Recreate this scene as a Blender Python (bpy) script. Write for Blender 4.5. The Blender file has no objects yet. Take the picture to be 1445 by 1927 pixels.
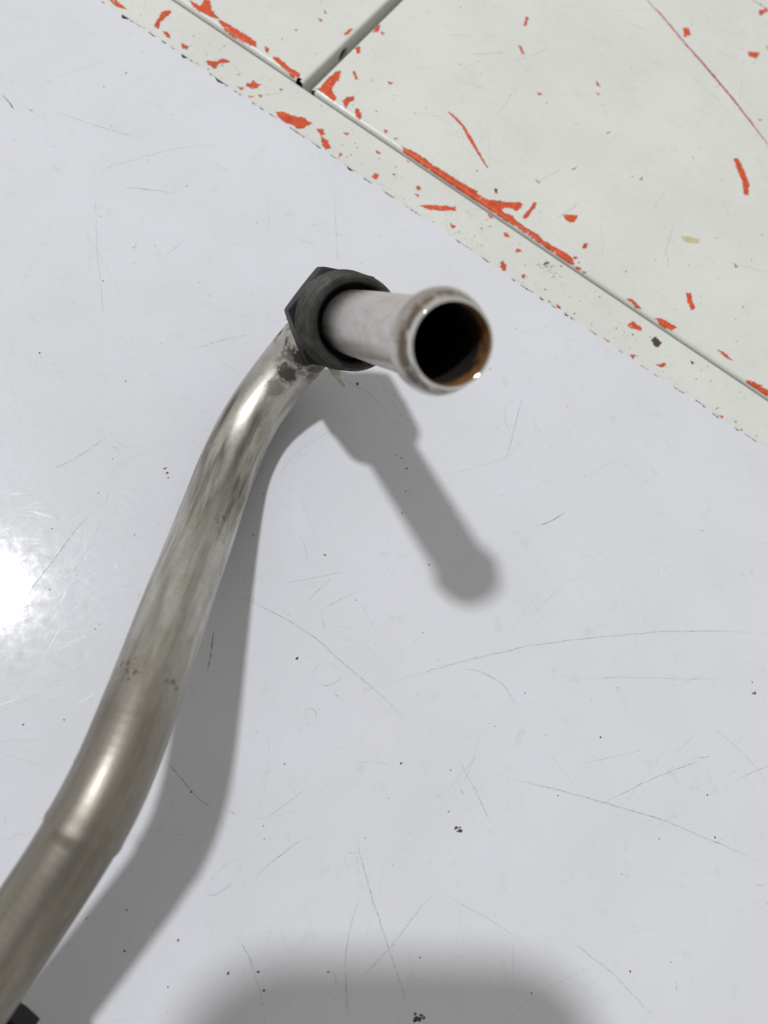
import bpy, bmesh, math, random
import numpy as np
from mathutils import Vector, Matrix

S = 0.001                                    # everything below is written in millimetres
scene = bpy.context.scene
COL = scene.collection

# ------------------------------------------------------------------ camera
CAM_H = 212.13
AX_R = Vector((.9823, -.0003, .1871)).normalized()      # camera right
AX_F = Vector((.178, .319, -.931)).normalized()         # viewing direction
AX_U = AX_R.cross(AX_F).normalized()
AX_R = AX_F.cross(AX_U).normalized()
cd = bpy.data.cameras.new('camera'); cam = bpy.data.objects.new('camera', cd); COL.objects.link(cam)
cam.matrix_world = Matrix(((AX_R.x, AX_U.x, -AX_F.x, 0), (AX_R.y, AX_U.y, -AX_F.y, 0), (AX_R.z, AX_U.z, -AX_F.z, CAM_H*S), (0, 0, 0, 1)))
cd.sensor_width = 36; cd.sensor_fit = 'AUTO'; cd.lens = 36*1449/1927
cd.clip_start = 0.003; cd.clip_end = 20
cd.dof.use_dof = True; cd.dof.focus_distance = 0.212; cd.dof.aperture_fstop = 12.0
scene.camera = cam

# ------------------------------------------------------------------ light
world = bpy.data.worlds.new('World'); scene.world = world; world.use_nodes = True
bg = world.node_tree.nodes['Background']; bg.inputs[0].default_value = (1.0, .982, .925, 1); bg.inputs[1].default_value = 0.42
LDIR = Vector((.336, -.213, -1)).normalized()            # the way the lamp light travels
ld = bpy.data.lights.new('ceiling_lamp', 'AREA'); ld.shape = 'ELLIPSE'; ld.size = 0.22; ld.size_y = 0.26; ld.energy = 94.0; ld.color = (.953, .974, 1)
lamp = bpy.data.objects.new('ceiling_lamp', ld); COL.objects.link(lamp)
lamp.location = Vector((.03, .05, 0)) - LDIR*4.0
lamp.rotation_euler = LDIR.to_track_quat('-Z', 'Y').to_euler()
scene.view_settings.view_transform = 'Standard'; scene.view_settings.look = 'None'
scene.view_settings.exposure = 0; scene.view_settings.gamma = 1; scene.view_settings.use_curve_mapping = False

scene.cycles.caustics_reflective = False; scene.cycles.caustics_refractive = False
scene.cycles.max_bounces = 6; scene.cycles.diffuse_bounces = 3; scene.cycles.transparent_max_bounces = 6

# ------------------------------------------------------------------ measured outlines
# positions in millimetres: board frame (u along the metal edge, v across it) for the painted metal
STRIP_CHIPS = [[(-149.91,2.75),(-148.12,4.64),(-146.08,4.19),(-142.36,4.12),(-144.42,2.82),(-147.2,2.14)],[(-132.34,14.31),(-131.07,13.54),(-131.02,10.47),(-131.14,7.77),(-129.53,4.32),(-131.18,4.3),(-132.42,7.29),(-133.69,12.02)],[(-127.97,4.74),(-126.12,5.63),(-124.02,4.08),(-125.71,3.69)],[(-120.31,4.86),(-118.48,5.06),(-117.44,5.45),(-116.83,4.07),(-118.23,3.31)],[(-109.54,4.66),(-107.81,5.58),(-106.55,6.85),(-105.82,9.57),(-102.4,10.2),(-103.67,8.92),(-105.21,6.54),(-104.89,3.91),(-107.38,3.55)],[(-93.32,6.16),(-92.04,7.43),(-92.76,9.16),(-90.76,8.7),(-89.26,9.38),(-89.27,7.42),(-90.67,5.56),(-92.43,4.95)],[(-94.99,2.9),(-92.27,3.98),(-92.36,2.61)],[(-89.47,2.42),(-87.73,3.49),(-88.41,1.71)],[(-87.38,5.11),(-86.08,5.75),(-85.85,4.22)],[(-78.36,2.97),(-76.48,4.95),(-72.81,5.98),(-69.79,7.95),(-66.12,7.72),(-67.05,5.58),(-67.18,3.9),(-69.02,2.14),(-70.13,2.94),(-72.93,1.49),(-76.52,1.93)],[(-63.89,7.05),(-61.78,8.29),(-60.15,7.2),(-60.83,5.32)],[(-60.83,5.32),(-57.76,5.15),(-55.51,3.46),(-56.19,1.75),(-58.13,2.51)],[(-55.99,12.25),(-53.98,13.54),(-54.22,11.76)],[(-37.65,2.83),(-37.8,5.22),(-36.22,5.63),(-35.88,3.12)],[(-18.32,4.19),(-15.63,7.19),(-11.2,10.61),(-8.09,12.69),(-7.43,11.24),(-11.51,7.57),(-15.34,4.99)],[(-23.51,10.18),(-22.71,11.51),(-21.46,10.57),(-22.13,9.37)],[(-22.57,7.49),(-20.9,8.12),(-20.8,6.75)],[(-6.43,5.49),(-3.74,5.88),(-4.37,3.9)],[(-52.18,3.86),(-50.87,4.03),(-50.73,2.04)],[(-83.7,12.76),(-82.39,13.4),(-82.63,12.03)],[(-43.36,13.68),(-42.42,14.1),(-40.66,13.44),(-41.41,12.9)],[(-32.82,17.56),(-30.49,17.9),(-31.46,16.99)],[(-32.92,9.13),(-31.84,9.83),(-31.97,8.51)],[(10.83,14.82),(11.77,16.02),(13.46,14.64),(12.56,13.95)],[(17.73,10.58),(17.83,12.88),(19.65,12.53),(18.85,11.46)],[(15.95,3.58),(16.31,4.67),(18.19,3.99),(19.18,1.93),(18.39,1.09),(16.88,1.83)],[(24.45,4.44),(25.43,4.97),(26.12,3.33),(25.34,3.16)],[(39.82,2.14),(40.87,2.18),(42.3,1.31),(41.28,0.7)],[(36.86,1.38),(38.52,1.54),(37.88,0.75)],[(1.94,17.83),(3.0,18.46),(4.98,17.67),(3.84,17.03)],[(4.76,14.08),(5.77,14.44),(5.66,13.59)],[(64.5,11.89),(65.46,14.53),(69.54,14.36),(69.79,12.85),(67.6,12.26),(65.49,11.11)],[(60.0,1.23),(62.78,1.73),(62.22,0.54)],[(70.4,1.79),(73.13,3.19),(72.29,0.96)],[(80.61,4.55),(82.41,7.31),(83.35,6.78),(81.94,4.22)],[(107.69,2.04),(109.07,2.66),(108.84,0.56)]]
LEFT_CHIPS = [[(-129.28,21.39),(-124.83,22.2),(-125.76,25.65),(-123.94,26.69),(-121.08,23.51),(-116.74,21.92),(-118.22,20.9),(-120.67,20.43),(-123.12,19.96),(-125.79,19.78)],[(-116.56,21.24),(-114.67,22.17),(-110.38,22.45),(-105.49,22.68),(-101.34,22.84),(-99.37,20.6),(-101.82,19.96),(-105.94,19.48),(-110.21,19.2),(-113.99,19.76)],[(-93.04,21.13),(-91.41,22.6),(-88.71,21.97),(-85.03,21.5),(-81.09,21.79),(-80.47,20.1),(-82.78,19.11),(-86.06,19.8),(-90.13,20.04)],[(-97.66,23.19),(-96.12,23.39),(-94.91,21.24),(-96.06,21.43)],[(-92.64,53.22),(-91.32,53.33),(-91.07,51.77)],[(-92.08,48.36),(-90.36,48.89),(-90.05,47.43)],[(-95.05,37.45),(-93.64,38.38),(-93.88,37.26)],[(-80.46,48.62),(-80.66,52.87),(-79.69,53.51),(-79.44,49.67)]]
RIGHT_CHIPS = [[(-72.55,21.22),(-72.91,26.62),(-72.79,31.4),(-71.58,33.45),(-69.69,29.82),(-69.55,25.82),(-68.68,23.4),(-65.29,22.02),(-65.7,20.16),(-69.82,20.49),(-73.21,20.24)],[(-63.36,22.12),(-62.86,25.04),(-61.77,27.08),(-60.45,25.77),(-61.08,23.21),(-60.65,20.42)],[(-58.16,22.68),(-56.75,23.4),(-54.33,21.27),(-54.17,19.36),(-56.6,20.67)],[(-68.67,36.7),(-67.65,37.21),(-64.81,34.66),(-65.63,33.85)],[(-74.02,46.41),(-73.41,48.44),(-71.47,45.87),(-71.95,44.52)],[(-73.24,56.94),(-74.6,62.58),(-73.41,62.91),(-72.14,59.88)],[(-71.93,59.92),(-69.9,60.57),(-69.96,59.06)],[(-56.43,41.63),(-54.5,42.87),(-54.87,41.16)],[(-45.67,22.3),(-43.8,22.67),(-43.92,20.98)],[(-40.79,21.62),(-39.31,22.08),(-39.55,21.07)],[(-36.75,19.99),(-33.6,21.11),(-29.53,21.69),(-23.62,21.08),(-17.32,21.6),(-9.78,21.91),(-5.77,22.58),(-2.48,18.16),(-5.59,18.58),(-11.15,18.71),(-18.48,18.11),(-25.3,18.45),(-31.88,18.41)],[(-13.08,20.51),(-11.33,21.0),(-8.62,21.26),(-5.43,21.4),(-2.72,21.65),(-0.49,22.03),(2.09,23.92),(5.05,25.89),(7.9,28.08),(8.82,29.36),(10.15,28.9),(10.4,27.09),(10.07,25.14),(9.32,25.02),(7.46,24.55),(5.85,23.09),(5.22,21.7),(6.89,21.3),(8.47,21.74),(9.94,22.51),(10.83,21.68),(12.63,21.24),(15.07,21.25),(18.25,21.39),(20.95,21.65),(22.35,20.75),(25.0,20.96),(27.43,20.97),(30.41,21.47),(33.58,21.61),(35.93,21.02),(37.7,19.54),(35.91,18.81),(32.78,18.6),(28.68,18.69),(24.42,19.07),(20.31,19.16),(16.04,19.54),(12.12,19.27),(8.21,19.01),(4.09,19.1),(0.17,18.84),(-3.96,18.93),(-8.09,19.02),(-12.1,18.9)],[(13.0,23.68),(12.73,26.82),(13.16,29.69),(12.92,32.91),(13.68,33.32),(14.49,31.44),(14.29,28.94),(14.56,25.9),(13.89,24.04)],[(23.92,35.33),(26.04,37.07),(28.52,39.18),(28.8,37.11),(28.94,35.69),(27.21,34.15),(25.42,34.25)],[(35.87,29.35),(37.01,30.62),(37.71,29.14),(36.77,27.68)],[(35.56,21.55),(36.16,22.86),(37.28,23.04),(36.93,21.8)],[(38.08,19.13),(39.61,20.2),(40.96,19.34),(39.28,18.93)],[(-1.36,28.29),(-0.45,28.28),(0.5,26.64),(-0.08,26.44)],[(40.87,19.37),(42.72,19.83),(42.23,19.09)],[(59.11,20.03),(61.8,21.05),(66.03,19.99),(63.74,19.18)],[(71.01,19.81),(73.77,21.13),(79.78,21.93),(78.57,19.45),(74.75,19.1)],[(95.54,23.69),(98.25,24.33),(102.34,23.43),(99.45,22.77)],[(76.14,37.05),(77.47,38.57),(79.88,35.6),(81.96,33.53),(80.68,31.94),(77.85,34.51)],[(85.33,62.2),(87.84,61.52),(87.01,60.53)],[(109.59,19.62),(112.69,20.93),(118.14,21.17),(119.69,17.5),(115.08,17.68),(111.27,18.26)],[(64.81,108.15),(66.62,109.36),(71.5,105.35),(75.69,100.8),(77.37,95.69),(75.86,94.62),(72.94,99.79),(68.09,104.51)],[(18.69,155.78),(20.55,157.89),(22.83,155.06),(21.48,151.65)],[(46.28,166.0),(51.13,170.0),(51.17,165.46),(48.24,163.96)],[(40.5,192.23),(42.81,197.21),(44.13,195.84),(42.19,190.29)],[(-34.12,109.41),(-32.93,110.12),(-31.46,105.11),(-32.29,104.78)],[(-28.94,94.37),(-27.91,94.91),(-24.66,91.93),(-25.56,91.36)],[(-11.58,78.67),(-9.53,79.88),(-10.14,77.84)],[(3.4,101.96),(6.34,100.4),(5.44,99.34)],[(6.59,96.52),(8.33,96.6),(7.5,95.62)],[(19.15,80.64),(19.6,83.56),(19.83,82.07)],[(16.55,55.2),(17.55,58.47),(17.68,56.83)],[(39.43,70.47),(39.65,73.48),(40.04,71.62)],[(8.1,42.21),(10.47,42.25),(9.77,41.46)],[(-1.51,28.04),(-0.44,28.31),(0.61,26.51),(-0.22,26.71)],[(65.11,134.94),(66.86,135.96),(66.22,134.51)],[(51.74,175.05),(52.36,176.43),(53.24,174.35)]]
LINE_CHIPS = [('orange',1.0,[(-32.23,45.73),(-28.54,45.21),(-24.04,43.83),(-19.71,40.98),(-14.04,37.57),(-8.05,34.11)]),('crimson',0.85,[(-1.89,158.51),(8.77,154.97),(23.75,148.34),(35.21,143.84),(51.07,137.0),(61.39,131.86),(74.04,125.25)]),('crimson',0.4,[(34.35,196.2),(39.32,196.7),(44.24,196.75)])]
BROWN_CHIPS = [[(74.36,12.25),(74.97,14.45),(77.9,13.95),(77.85,11.0),(75.86,10.82)],[(89.67,14.06),(91.5,14.6),(90.92,13.29)],[(28.23,13.68),(29.67,15.61),(30.08,15.02),(28.68,13.24)]]
TAPE = [(63.93,58.7),(66.2,60.57),(70.09,62.62),(70.96,60.75),(67.64,57.96),(65.59,57.4)]
SCRATCHES = [(0.28,0.35,[(35.66,20.9),(52.17,26.29),(67.81,30.67),(84.02,34.61),(104.12,37.55),(124.94,39.79),(142.76,40.69),(162.77,40.51)]),(0.55,0.16,[(-6.35,46.53),(2.81,44.67),(11.72,40.56),(22.18,34.28),(28.19,28.92),(37.12,21.93),(43.05,16.77),(47.16,11.77)]),(0.45,0.16,[(60.69,3.68),(64.91,-3.82),(69.7,-13.46)]),(0.3,0.25,[(68.8,-0.43),(81.58,-3.19),(90.7,-5.28),(102.96,-8.38),(119.99,-13.07),(150.98,-25.19)]),(0.5,0.15,[(99.71,-9.45),(118.13,-1.87),(136.39,3.92)]),(0.4,0.2,[(32.43,-14.05),(37.39,-30.28),(42.81,-44.69),(47.38,-56.86)]),(0.4,0.18,[(32.89,-49.44),(42.82,-41.18),(49.74,-33.04),(54.0,-29.49)]),(0.3,0.25,[(31.7,-57.74),(30.82,-43.07),(32.68,-33.75),(34.67,-30.21)]),(0.45,0.17,[(9.88,-11.27),(17.78,-6.25),(21.12,-3.03)]),(0.35,0.18,[(56.09,-30.16),(67.94,-36.02),(78.06,-42.2)]),(0.35,0.2,[(88.61,-40.98),(100.39,-49.34),(112.4,-61.22)]),(0.35,0.15,[(74.11,-41.09),(73.86,-52.96)]),(0.85,0.3,[(88.1,71.24),(90.73,71.91),(93.43,73.28),(98.03,76.33)]),(0.6,0.16,[(-45.48,176.86),(-36.52,177.29),(-26.86,176.98)]),(0.5,0.14,[(-29.35,152.33),(-25.69,156.82),(-23.59,161.16)]),(0.5,0.13,[(23.08,188.67),(24.02,177.84),(25.36,154.87)]),(0.3,0.15,[(1.33,182.88),(2.64,166.08)]),(0.8,0.35,[(-84.82,207.05),(-82.95,205.21),(-80.0,201.4)]),(0.8,0.3,[(-76.39,203.21),(-74.21,201.43)]),(0.5,0.15,[(-54.12,78.21),(-46.39,83.58),(-39.32,90.68)]),(0.55,0.16,[(-58.34,33.9),(-56.44,36.71),(-53.73,45.25),(-48.94,54.16),(-43.97,63.4),(-40.37,68.22)]),(0.9,0.22,[(-6.25,36.72),(-6.52,30.57),(-7.03,24.12)]),(0.7,0.17,[(-15.93,2.8),(-7.62,-6.11),(-2.12,-9.91)]),(0.25,0.2,[(96.36,25.02),(113.06,26.13),(147.63,26.08)]),(0.35,0.3,[(63.0,27.57),(69.21,26.67),(75.34,23.1),(79.21,16.28)]),(0.5,0.15,[(18.19,44.54),(22.53,49.27),(26.24,52.52)]),(0.4,0.15,[(18.55,56.81),(17.82,60.7),(16.04,63.77)]),(0.5,0.16,[(23.43,43.23),(32.4,48.16)]),(0.35,0.18,[(11.34,49.54),(30.02,54.25)]),(0.4,0.16,[(6.69,-25.91),(15.56,-18.81),(21.48,-15.18)]),(0.35,0.2,[(3.49,-36.93),(7.58,-42.19),(11.93,-53.48)]),(0.5,0.15,[(130.42,3.46),(136.92,4.07)]),(0.5,0.2,[(86.57,116.39),(84.3,108.58),(79.29,91.63)]),(0.45,0.13,[(80.91,112.04),(79.35,106.26),(81.55,100.9)]),(0.4,0.15,[(36.63,120.86),(46.75,103.35),(53.51,102.14)]),(0.45,0.14,[(-18.78,120.46),(-9.64,125.16),(-0.17,128.49)]),(0.3,0.2,[(-68.92,203.12),(-53.68,199.42),(-38.35,196.76)]),(0.3,0.15,[(-52.9,178.12),(-48.98,150.54),(-43.81,124.89)]),(0.25,0.25,[(-57.09,179.5),(-29.71,195.03),(-12.8,200.32)]),(0.3,0.15,[(34.14,25.16),(35.67,19.49),(37.12,22.36)]),(0.35,0.15,[(143.02,-2.63),(155.81,1.75)]),(0.3,0.2,[(136.97,13.59),(147.64,4.69),(154.76,-4.11)]),(0.35,0.14,[(67.79,11.41),(65.98,4.39),(61.94,-3.81)]),(0.4,0.14,[(57.47,-5.14),(62.82,0.26),(66.74,4.39)]),(0.4,0.2,[(19.91,118.17),(28.27,115.33),(36.68,110.63),(42.55,103.88)]),(0.35,0.15,[(8.47,81.17),(14.34,90.05),(26.89,99.81)]),(0.3,0.15,[(58.2,84.77),(80.79,93.55),(88.58,105.21)]),(0.35,0.15,[(84.58,43.19),(95.33,53.25)]),(0.3,0.13,[(105.26,88.18),(114.95,94.38),(124.08,93.22)])]
RINGS = [[(19.4,15.59),(19.82,16.12),(20.31,16.45),(20.83,16.57),(21.32,16.45),(21.76,16.11),(22.09,15.58),(22.29,14.9),(22.33,14.15),(22.23,13.38),(21.97,12.66),(21.6,12.06),(21.14,11.63),(20.64,11.41),(20.13,11.42),(19.66,11.65),(19.28,12.08),(19.01,12.69),(18.88,13.4),(18.91,14.17),(19.08,14.92),(19.4,15.59)],[(33.28,-2.8),(33.23,-3.22),(33.07,-3.61),(32.81,-3.93),(32.49,-4.14),(32.12,-4.24),(31.74,-4.2),(31.39,-4.04),(31.09,-3.78),(30.87,-3.42),(30.76,-3.01),(30.75,-2.58),(30.85,-2.16),(31.06,-1.81),(31.35,-1.54),(31.7,-1.38),(32.08,-1.35),(32.45,-1.44),(32.78,-1.66),(33.05,-1.98),(33.22,-2.37),(33.28,-2.8)],[(33.9,-21.37),(33.81,-21.99),(33.55,-22.55),(33.14,-23.0),(32.62,-23.3),(32.02,-23.43),(31.41,-23.37),(30.84,-23.13),(30.36,-22.73),(30.01,-22.21),(29.82,-21.6),(29.81,-20.98),(29.98,-20.38),(30.31,-19.86),(30.79,-19.48),(31.35,-19.26),(31.97,-19.22),(32.57,-19.37),(33.1,-19.7),(33.53,-20.17),(33.8,-20.74),(33.9,-21.37)],[(-3.67,-28.08),(-3.46,-28.79),(-2.92,-29.15),(-2.07,-29.15),(-1.01,-28.77),(0.19,-28.05),(1.42,-27.06),(2.56,-25.86),(3.53,-24.58),(4.22,-23.33),(4.58,-22.21),(4.57,-21.33),(4.18,-20.77),(3.46,-20.59),(2.47,-20.8),(1.31,-21.37),(0.07,-22.27),(-1.13,-23.39),(-2.19,-24.65),(-3.0,-25.92),(-3.51,-27.1),(-3.67,-28.08)],[(106.87,-24.06),(107.29,-23.53),(107.72,-23.18),(108.13,-23.05),(108.48,-23.15),(108.73,-23.47),(108.87,-23.99),(108.87,-24.65),(108.75,-25.4),(108.52,-26.16),(108.18,-26.88),(107.78,-27.48),(107.35,-27.92),(106.93,-28.16),(106.55,-28.17),(106.25,-27.96),(106.06,-27.54),(105.98,-26.95),(106.03,-26.25),(106.21,-25.49),(106.5,-24.73),(106.87,-24.06)],[(28.7,25.04),(28.53,24.11),(28.02,23.26),(27.21,22.56),(26.17,22.08),(24.99,21.85),(23.79,21.89),(22.66,22.21),(21.7,22.77),(21.0,23.52),(20.62,24.4),(20.59,25.33),(20.92,26.23),(21.58,27.02),(22.51,27.63),(23.63,28.0),(24.85,28.1),(26.04,27.92),(27.11,27.48),(27.96,26.8),(28.5,25.97),(28.7,25.04)]]
SPECKS = [(-60.98,114.93,0.39,'b'),(-22.85,81.82,0.47,'b'),(-22.16,80.57,0.47,'b'),(-21.73,78.98,0.31,'b'),(60.13,-14.13,0.86,'b'),(60.98,-14.92,0.55,'b'),(48.71,-57.14,1.17,'b'),(50.04,-56.99,0.78,'b'),(154.12,22.28,0.62,'d'),(153.76,25.41,0.31,'d'),(44.17,91.03,0.31,'d'),(46.01,72.72,0.39,'d'),(54.0,57.31,0.31,'d'),(32.13,114.23,0.55,'d'),(18.31,151.88,0.47,'b'),(45.17,2.0,0.47,'d'),(49.57,-44.13,0.31,'d'),(26.7,-46.34,0.31,'d'),(14.18,1.82,0.23,'b'),(81.24,21.0,0.23,'d'),(109.72,23.01,0.23,'d'),(2.97,63.5,0.31,'d'),(47.6,87.11,0.47,'d'),(-38.69,154.55,0.23,'d'),(-31.77,209.21,0.23,'d'),(-32.44,156.25,0.23,'d'),(-46.41,141.47,0.31,'d'),(-36.33,108.27,0.31,'d'),(-1.48,169.64,0.23,'d'),(-9.39,-38.2,0.31,'b'),(2.77,-45.59,0.39,'d'),(9.79,-45.65,0.39,'d'),(11.37,-49.61,0.31,'d'),(-8.89,-4.97,0.31,'d'),(-50.9,11.03,0.31,'d'),(-41.4,12.29,0.31,'b'),(-21.77,-31.35,0.31,'d'),(-30.76,-32.89,0.31,'d'),(-21.49,-40.0,0.31,'d'),(117.79,-17.82,0.23,'d'),(134.82,-17.66,0.31,'d'),(117.42,-47.82,0.23,'d'),(78.36,-53.16,0.23,'d'),(-49.14,45.44,0.23,'d'),(-50.66,62.25,0.23,'d'),(103.07,9.13,0.31,'d'),(89.07,-6.37,0.23,'d'),(58.8,0.25,0.23,'d'),(101.53,113.01,0.39,'r'),(32.42,45.86,0.23,'d'),(23.36,58.63,0.47,'d'),(16.52,29.05,0.47,'d')]
SHEET_EDGE = [(-148.26,-0.33),(-132.24,0.27),(-110.28,0.23),(-93.68,-0.13),(-73.27,0.21),(-58.04,0.2),(-39.35,-0.21),(-28.66,-0.06),(-12.36,0.13),(-1.02,0.03),(7.76,-0.01),(15.82,-0.08),(24.84,-0.44),(35.59,-0.42),(49.13,0.07),(64.8,-0.23),(78.45,-0.24),(87.21,-0.18),(98.29,0.72),(108.52,-0.32),(126.84,0.76)]
PIPE_PATH = [(-34.26,-23.79,38.83),(-30.67,-17.85,40.62),(-27.31,-11.75,41.91),(-24.39,-5.33,42.21),(-22.04,1.51,41.2),(-20.12,8.75,39.14),(-18.46,16.33,36.32),(-16.9,24.18,33.01),(-15.35,32.2,29.38),(-13.73,40.29,25.55),(-12.03,48.39,21.7),(-10.32,56.45,17.95),(-8.68,64.4,14.46),(-7.05,72.2,11.45),(-5.27,79.75,9.21),(-3.16,86.97,8.01),(-0.58,93.75,8.04),(2.63,99.96,9.41),(6.58,105.51,12.16)]
# ------------------------------------------------------------------ node helpers
def new_mat(name):
    m = bpy.data.materials.new(name); m.use_nodes = True
    nt = m.node_tree; b = nt.nodes['Principled BSDF']
    return m, nt, b
def N(nt, typ, ins=None, **kw):
    n = nt.nodes.new(typ)
    for k, v in kw.items(): setattr(n, k, v)
    for k, v in (ins or {}).items():
        if isinstance(v, bpy.types.NodeSocket): nt.links.new(v, n.inputs[k])
        else: n.inputs[k].default_value = v
    return n
def noise(nt, vec, scale, detail=3, rough=.55, dist=0):
    return N(nt, 'ShaderNodeTexNoise', {'Vector': vec, 'Scale': scale, 'Detail': detail, 'Roughness': rough, 'Distortion': dist}).outputs['Fac']
def ramp(nt, fac, a, b, lo=0., hi=1.):
    return N(nt, 'ShaderNodeMapRange', {'Value': fac, 'From Min': a, 'From Max': b, 'To Min': lo, 'To Max': hi}).outputs['Result']
def mix(nt, fac, c1, c2):
    n = nt.nodes.new('ShaderNodeMix'); n.data_type = 'RGBA'
    for i, v in ((0, fac), (6, c1), (7, c2)):
        if isinstance(v, bpy.types.NodeSocket): nt.links.new(v, n.inputs[i])
        else: n.inputs[i].default_value = v if i == 0 else (*v, 1)
    return n.outputs[2]
def math_(nt, op, a, b=0.):
    n = nt.nodes.new('ShaderNodeMath'); n.operation = op
    for i, v in enumerate((a, b)):
        if isinstance(v, bpy.types.NodeSocket): nt.links.new(v, n.inputs[i])
        else: n.inputs[i].default_value = v
    return n.outputs[0]
def scaled(nt, vec, sc):
    return N(nt, 'ShaderNodeMapping', {'Vector': vec, 'Scale': sc}).outputs[0]
def bump(nt, b, h, strength, dist):
    n = N(nt, 'ShaderNodeBump', {'Height': h, 'Strength': strength, 'Distance': dist}); nt.links.new(n.outputs[0], b.inputs['Normal'])
def pos(nt): return nt.nodes.new('ShaderNodeNewGeometry').outputs['Position']

# ------------------------------------------------------------------ materials
def painted(name, c1, c2, rough, grime):
    m, nt, b = new_mat(name); p = pos(nt)
    big = ramp(nt, noise(nt, p, 28, 2), .35, .7)
    c = mix(nt, big, c1, c2)
    sm = ramp(nt, noise(nt, p, 160, 3, .7, .6), .60, .8)                  # faint smudges
    c = mix(nt, math_(nt, 'MULTIPLY', sm, grime), c, (.42, .41, .38))
    if name == 'white_paint':
        ys = ramp(nt, noise(nt, p, 75, 4, .65, .8), .56, .80, 0, .42); c = mix(nt, ys, c, (.60, .575, .45))
    fine = ramp(nt, noise(nt, p, 900, 1), .70, .80)                       # pin-head specks
    c = mix(nt, math_(nt, 'MULTIPLY', fine, grime*.8), c, (.2, .19, .18))
    nt.links.new(c, b.inputs['Base Color'])
    nt.links.new(ramp(nt, noise(nt, p, 400, 2), .3, .7, rough*.7, rough*1.35), b.inputs['Roughness'])
    bump(nt, b, noise(nt, p, 500, 1), .25, .00004)
    return m
M_SHEET = painted('white_laminate', (.718, .722, .768), (.686, .692, .732), .11, .24)
M_SHEET.node_tree.nodes['Principled BSDF'].inputs['Specular IOR Level'].default_value = .13
M_PAINT = painted('white_paint', (.735, .740, .700), (.685, .692, .655), .30, .26)
def flat(name, col, rough, metal=0., var=.25, sc=300):
    m, nt, b = new_mat(name); p = pos(nt)
    f = ramp(nt, noise(nt, p, sc, 4), .3, .7)
    nt.links.new(mix(nt, f, tuple(x*(1-var) for x in col), tuple(min(1, x*(1+var)) for x in col)), b.inputs['Base Color'])
    b.inputs['Roughness'].default_value = rough; b.inputs['Metallic'].default_value = metal
    return m
M_CORE = flat('laminate_core', (.035, .03, .032), .7)
M_ORANGE = flat('orange_primer', (.66, .080, .018), .5, 0, .28, 420)
M_EDGE = flat('primer_edge', (.25, .035, .015), .6, 0, .4, 900)
M_CRIMSON = flat('crimson_mark', (.42, .03, .06), .5, 0, .2, 700)
M_BROWN = flat('brown_stain', (.07, .04, .025), .6, 0, .5, 900)
M_DARK = flat('dark_speck', (.03, .028, .03), .6, 0, .5, 900)
M_TAPE = flat('yellowed_tape', (.60, .53, .33), .5, 0, .15, 600)
M_INSIDE = flat('cabinet_inside', (.03, .028, .028), .8)
M_RUBBER = flat('black_rubber', (.012, .009, .010), .7)
M_PHONE = flat('phone_shell', (.02, .02, .022), .3)
M_GLASS = flat('phone_screen', (.008, .008, .01), .08)
M_FLOOR = flat('concrete', (.3, .29, .28), .8, 0, .2, 8)
M_TAB = flat('pale_metal_tab', (.62, .60, .48), .35, .35)

def ribbon_mat(name, col, rough):
    m, nt, b = new_mat(name)
    b.inputs['Base Color'].default_value = (*col, 1); b.inputs['Roughness'].default_value = rough
    a = N(nt, 'ShaderNodeAttribute', attribute_name='fade').outputs['Fac']
    nz = ramp(nt, noise(nt, pos(nt), 1300, 3), .38, .62, .25, 1.)
    nt.links.new(math_(nt, 'MULTIPLY', a, nz), b.inputs['Alpha'])
    return m
M_SCRATCH = ribbon_mat('dirt_in_scratch', (.10, .095, .10), .6)
M_GLINT, _nt, _b = new_mat('clean_scratch'); _b.inputs['Base Color'].default_value = (.69, .70, .735, 1); _b.inputs['Roughness'].default_value = .26; _b.inputs['Specular IOR Level'].default_value = .22

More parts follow.
